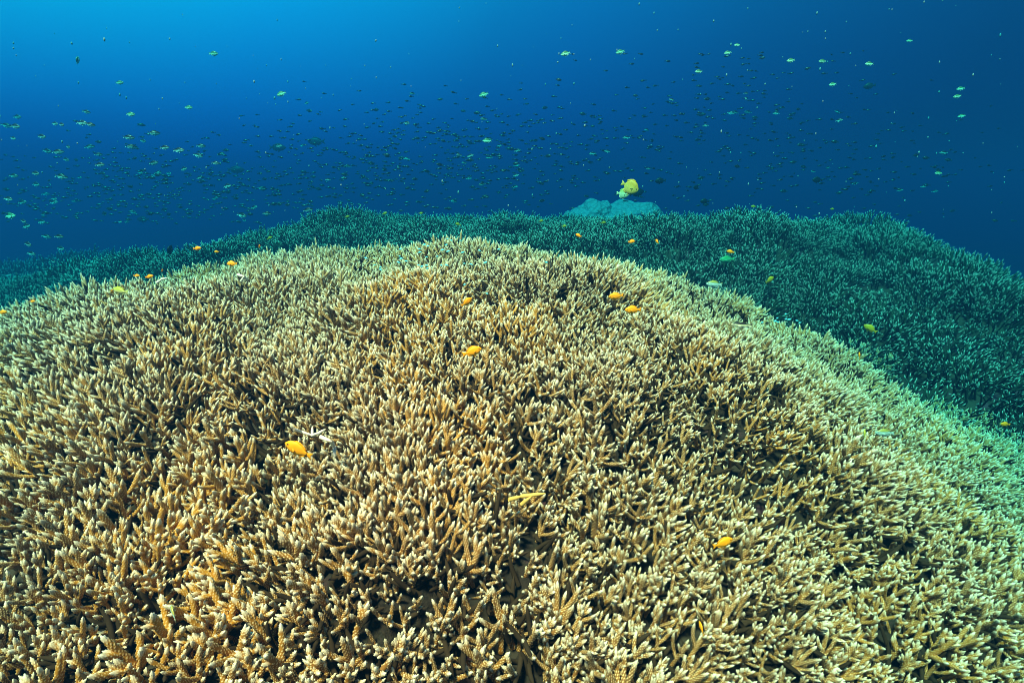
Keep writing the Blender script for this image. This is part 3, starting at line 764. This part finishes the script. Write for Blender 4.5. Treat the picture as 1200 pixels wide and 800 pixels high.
tv, tf = join([loft([(0, .02), (.3, .15), (.5, .17), (.8, .08), (1, .03)], [(0, .02), (.3, .15), (.5, .17), (.8, .08), (1, .03)], [(0, .01), (.35, .08), (.8, .04), (1, .01)], 6, 6), fin([(-.28, .03), (-.5, .14), (-.4, 0), (-.5, -.14), (-.28, -.03)])])
for px, py in far_pts:
    d = random.uniform(3.4, 5.6); h_ = hit(px, py); d = min(d, h_ - .1) if h_ else d
    d = min(d, 0.85 / max(ray(px, py)[2], .01))
    L = random.uniform(4.8, 8.2) * d / FPX; p = Vector(ray(px, py) * d)
    Mx = Matrix.Translation(p) @ Euler((0, R(random.uniform(-12, 12)), R((0 if random.random() < .5 else 180) + random.uniform(-30, 30)))).to_matrix().to_4x4() @ Matrix.Scale(L, 4)
    o = len(V); V += [tuple(Mx @ Vector(v)) for v in tv]; F += [tuple(i + o for i in f) for f in tf]
tag(link('distant_fish_school', mesh('distant_fish_school', V, F, M_DRK)), 'countless tiny dark fish of the school far behind the reef crest', 'fish', kind='stuff')
# tiny blue fish on the crest
for i in range(46):
    px, py = random.gauss(515, 38), random.gauss(302, 13)
    if i > 36: px, py = random.gauss(925, 18), random.gauss(378, 7)
    if not 270 < py < 395: continue
    lab = 'tiny bright blue fish sheltering over the crest tips' if i <= 36 else 'tiny bright blue fish in the dark hollow at right'
    put_fish('blue_chromis', S_BLU, px, py, random.uniform(3.5, 5.5), random.choice((0, 180)) + random.uniform(-30, 30), random.uniform(-20, 20), over(px, py, .045), lab, 'fish', lab, parts=False)

# ------------------------------------------------------------------ loose and odd pieces of coral
M_WHITE = plain('bleached_coral', (0.72, 0.68, 0.60), 0.8, 0.2, 0.3, 90)
M_GOLD = plain('golden_coral', (0.55, 0.38, 0.10), 0.8, 0.2, 0.25, 60)
def stick(name, lines, r_px, mat, label, lift):
    """a dead branch lying on the tips: polylines given as the photograph shows them, at the coral's own distance"""
    mb = MB(); rn = random.Random(5)
    c = lines[0][0]; dep = over(c[0], c[1], lift); org = Vector(ray(*c) * dep); r = r_px * dep / FPX
    for ln in lines:
        P = [Vector(ray(*q) * (dep + 0.012 * math.sin(q[0]))) - org for q in ln]
        for a, b_ in zip(P, P[1:]):
            d = b_ - a
            finger(mb, a - d.normalized() * r * .5, d.normalized(), d.normalized(), d.length + r, r, r * .85, 10, 0.003, 0.0, 0, 1, rn)
    o = link(name, mb.mesh(name, mat)); o.location = org
    tag(o, label, 'coral')
stick('dead_branch', [[(345, 503), (354, 506), (366, 510), (374, 507), (381, 503)], [(366, 509), (366, 500)]], 1.8, M_WHITE, 'thin white dead coral branch behind the largest yellow fish', .03)
stick('dead_branch', [[(376, 512), (388, 517), (392, 524), (392, 535)]], 2.3, M_WHITE, 'short bent white coral stub right of the largest yellow fish', .03)
stick('dead_branch', [[(279, 322), (286, 324), (290, 329)], [(283, 329), (286, 324)]], 1.6, M_WHITE, 'white broken coral bit below the yellow fish on the left shoulder', .03)
stick('dead_branch', [[(184, 331), (190, 327), (196, 326)]], 1.5, M_WHITE, 'white coral bit on the left rim of the near mound', .03)
stick('golden_branch', [[(597, 585), (612, 581), (638, 578)], [(612, 590), (622, 582)]], 2.5, M_GOLD, 'bright golden coral finger lying flat over a dark hole at lower middle', .0)
# the pale coral head behind the second mound
m, n, l, b = mat_new('pale_coral_head'); b.inputs['Roughness'].default_value = 0.85
tc = n.new('ShaderNodeTexCoord'); v = n.new('ShaderNodeTexVoronoi'); v.inputs['Scale'].default_value = 30; l.new(tc.outputs['Object'], v.inputs['Vector'])
r_ = ramp(n, [(0.0, (0.17, 0.23, 0.27)), (0.5, (0.14, 0.20, 0.24)), (1.0, (0.08, 0.11, 0.14))]); l.new(v.outputs['Distance'], r_.inputs[0]); l.new(r_.outputs[0], b.inputs['Base Color'])
bp = n.new('ShaderNodeBump'); bp.inputs['Distance'].default_value = .02; l.new(v.outputs['Distance'], bp.inputs['Height']); l.new(bp.outputs[0], b.inputs['Normal'])
root = link('massive_coral', None); dep = 4.7
root.location = ray(718, 252) * dep
tag(root, 'smooth pale blue coral head rising behind the second mound', 'coral')
def lobe(cx, cy_, cz, rx, ry, rz, sd):
    V, F = [], []
    NS, ND = 14, 24
    for i in range(NS + 1):
        a = math.pi * .55 * i / NS
        for s in range(ND):
            g = 2 * math.pi * s / ND; p = Vector((math.sin(a) * math.cos(g), math.sin(a) * math.sin(g), math.cos(a)))
            k = 1 + .22 * noise.noise(p * 1.8 + Vector((sd, 0, 0))) + .07 * noise.noise(p * 5 + Vector((sd, 3, 0)))
            V.append((cx + p.x * rx * k, cy_ + p.y * ry * k, cz + p.z * rz * k))
    for i in range(NS):
        for s in range(ND):
            s2 = (s + 1) % ND; F.append((i * ND + s, (i + 1) * ND + s, (i + 1) * ND + s2, i * ND + s2))
    return V, F
for k, a in enumerate(((-.17, 0, -.10, .22, .25, .22), (.17, -.02, -.10, .30, .28, .22), (.03, -.12, -.12, .18, .2, .18), (-.32, -.05, -.14, .16, .2, .17))):
    V, F = lobe(*a, k * 9.1); link('lobe', mesh('lobe', V, F, m), root)
# drifting specks in the water
V, F = [], []
bv, bf = ball((0, 0, 0), 1, 4, 5, 1)
for i in range(300):
    px, py = random.uniform(-50, 1250), random.uniform(-40, 260); d = min(random.uniform(.7, 3.2), .85 / max(ray(px, py)[2], .01)); s = random.uniform(.5, 1.0) * d / FPX * random.choice((.6, .8, 1.1))
    p = ray(px, py) * d; o = len(V); st = random.uniform(1, 2.6)
    V += [(p[0] + q[0] * s, p[1] + q[1] * s, p[2] + q[2] * s * st) for q in bv]; F += [tuple(j + o for j in f) for f in bf]
tag(link('drifting_specks', mesh('drifting_specks', V, F, plain('speck', (.08, .28, .32), .8, .1))), 'fine pale specks drifting in the open water', 'plankton', kind='stuff')

# ------------------------------------------------------------------ the water itself
m = bpy.data.materials.new('sea_water'); m.use_nodes = True
n, l = m.node_tree.nodes, m.node_tree.links; n.clear()
out = n.new('ShaderNodeOutputMaterial'); pv = n.new('ShaderNodeVolumePrincipled')
pv.inputs['Color'].default_value = (0.001, 0.0165, 0.036, 1)
pv.inputs['Absorption Color'].default_value = (0.002, 0.75, 0.885, 1)
pv.inputs['Density'].default_value = 1.25; pv.inputs['Anisotropy'].default_value = 0.35
pv.inputs['Density Attribute'].default_value = ''
l.new(pv.outputs[0], out.inputs['Volume'])
try: m.cycles.homogeneous_volume = True
except Exception: pass
x0, x1, y0, y1, z0, z1 = -30.5, 30.5, -3.5, 30.5, -7.5, 0.95
V = [(x, y, z) for z in (z0, z1) for y in (y0, y1) for x in (x0, x1)]
F = [(0, 2, 3, 1), (4, 5, 7, 6), (0, 1, 5, 4), (2, 6, 7, 3), (0, 4, 6, 2), (1, 3, 7, 5)]
tag(link('haze', mesh('haze', V, F, m, smooth=False)), 'clear blue sea water fading the far reef to blue', 'water', kind='stuff')
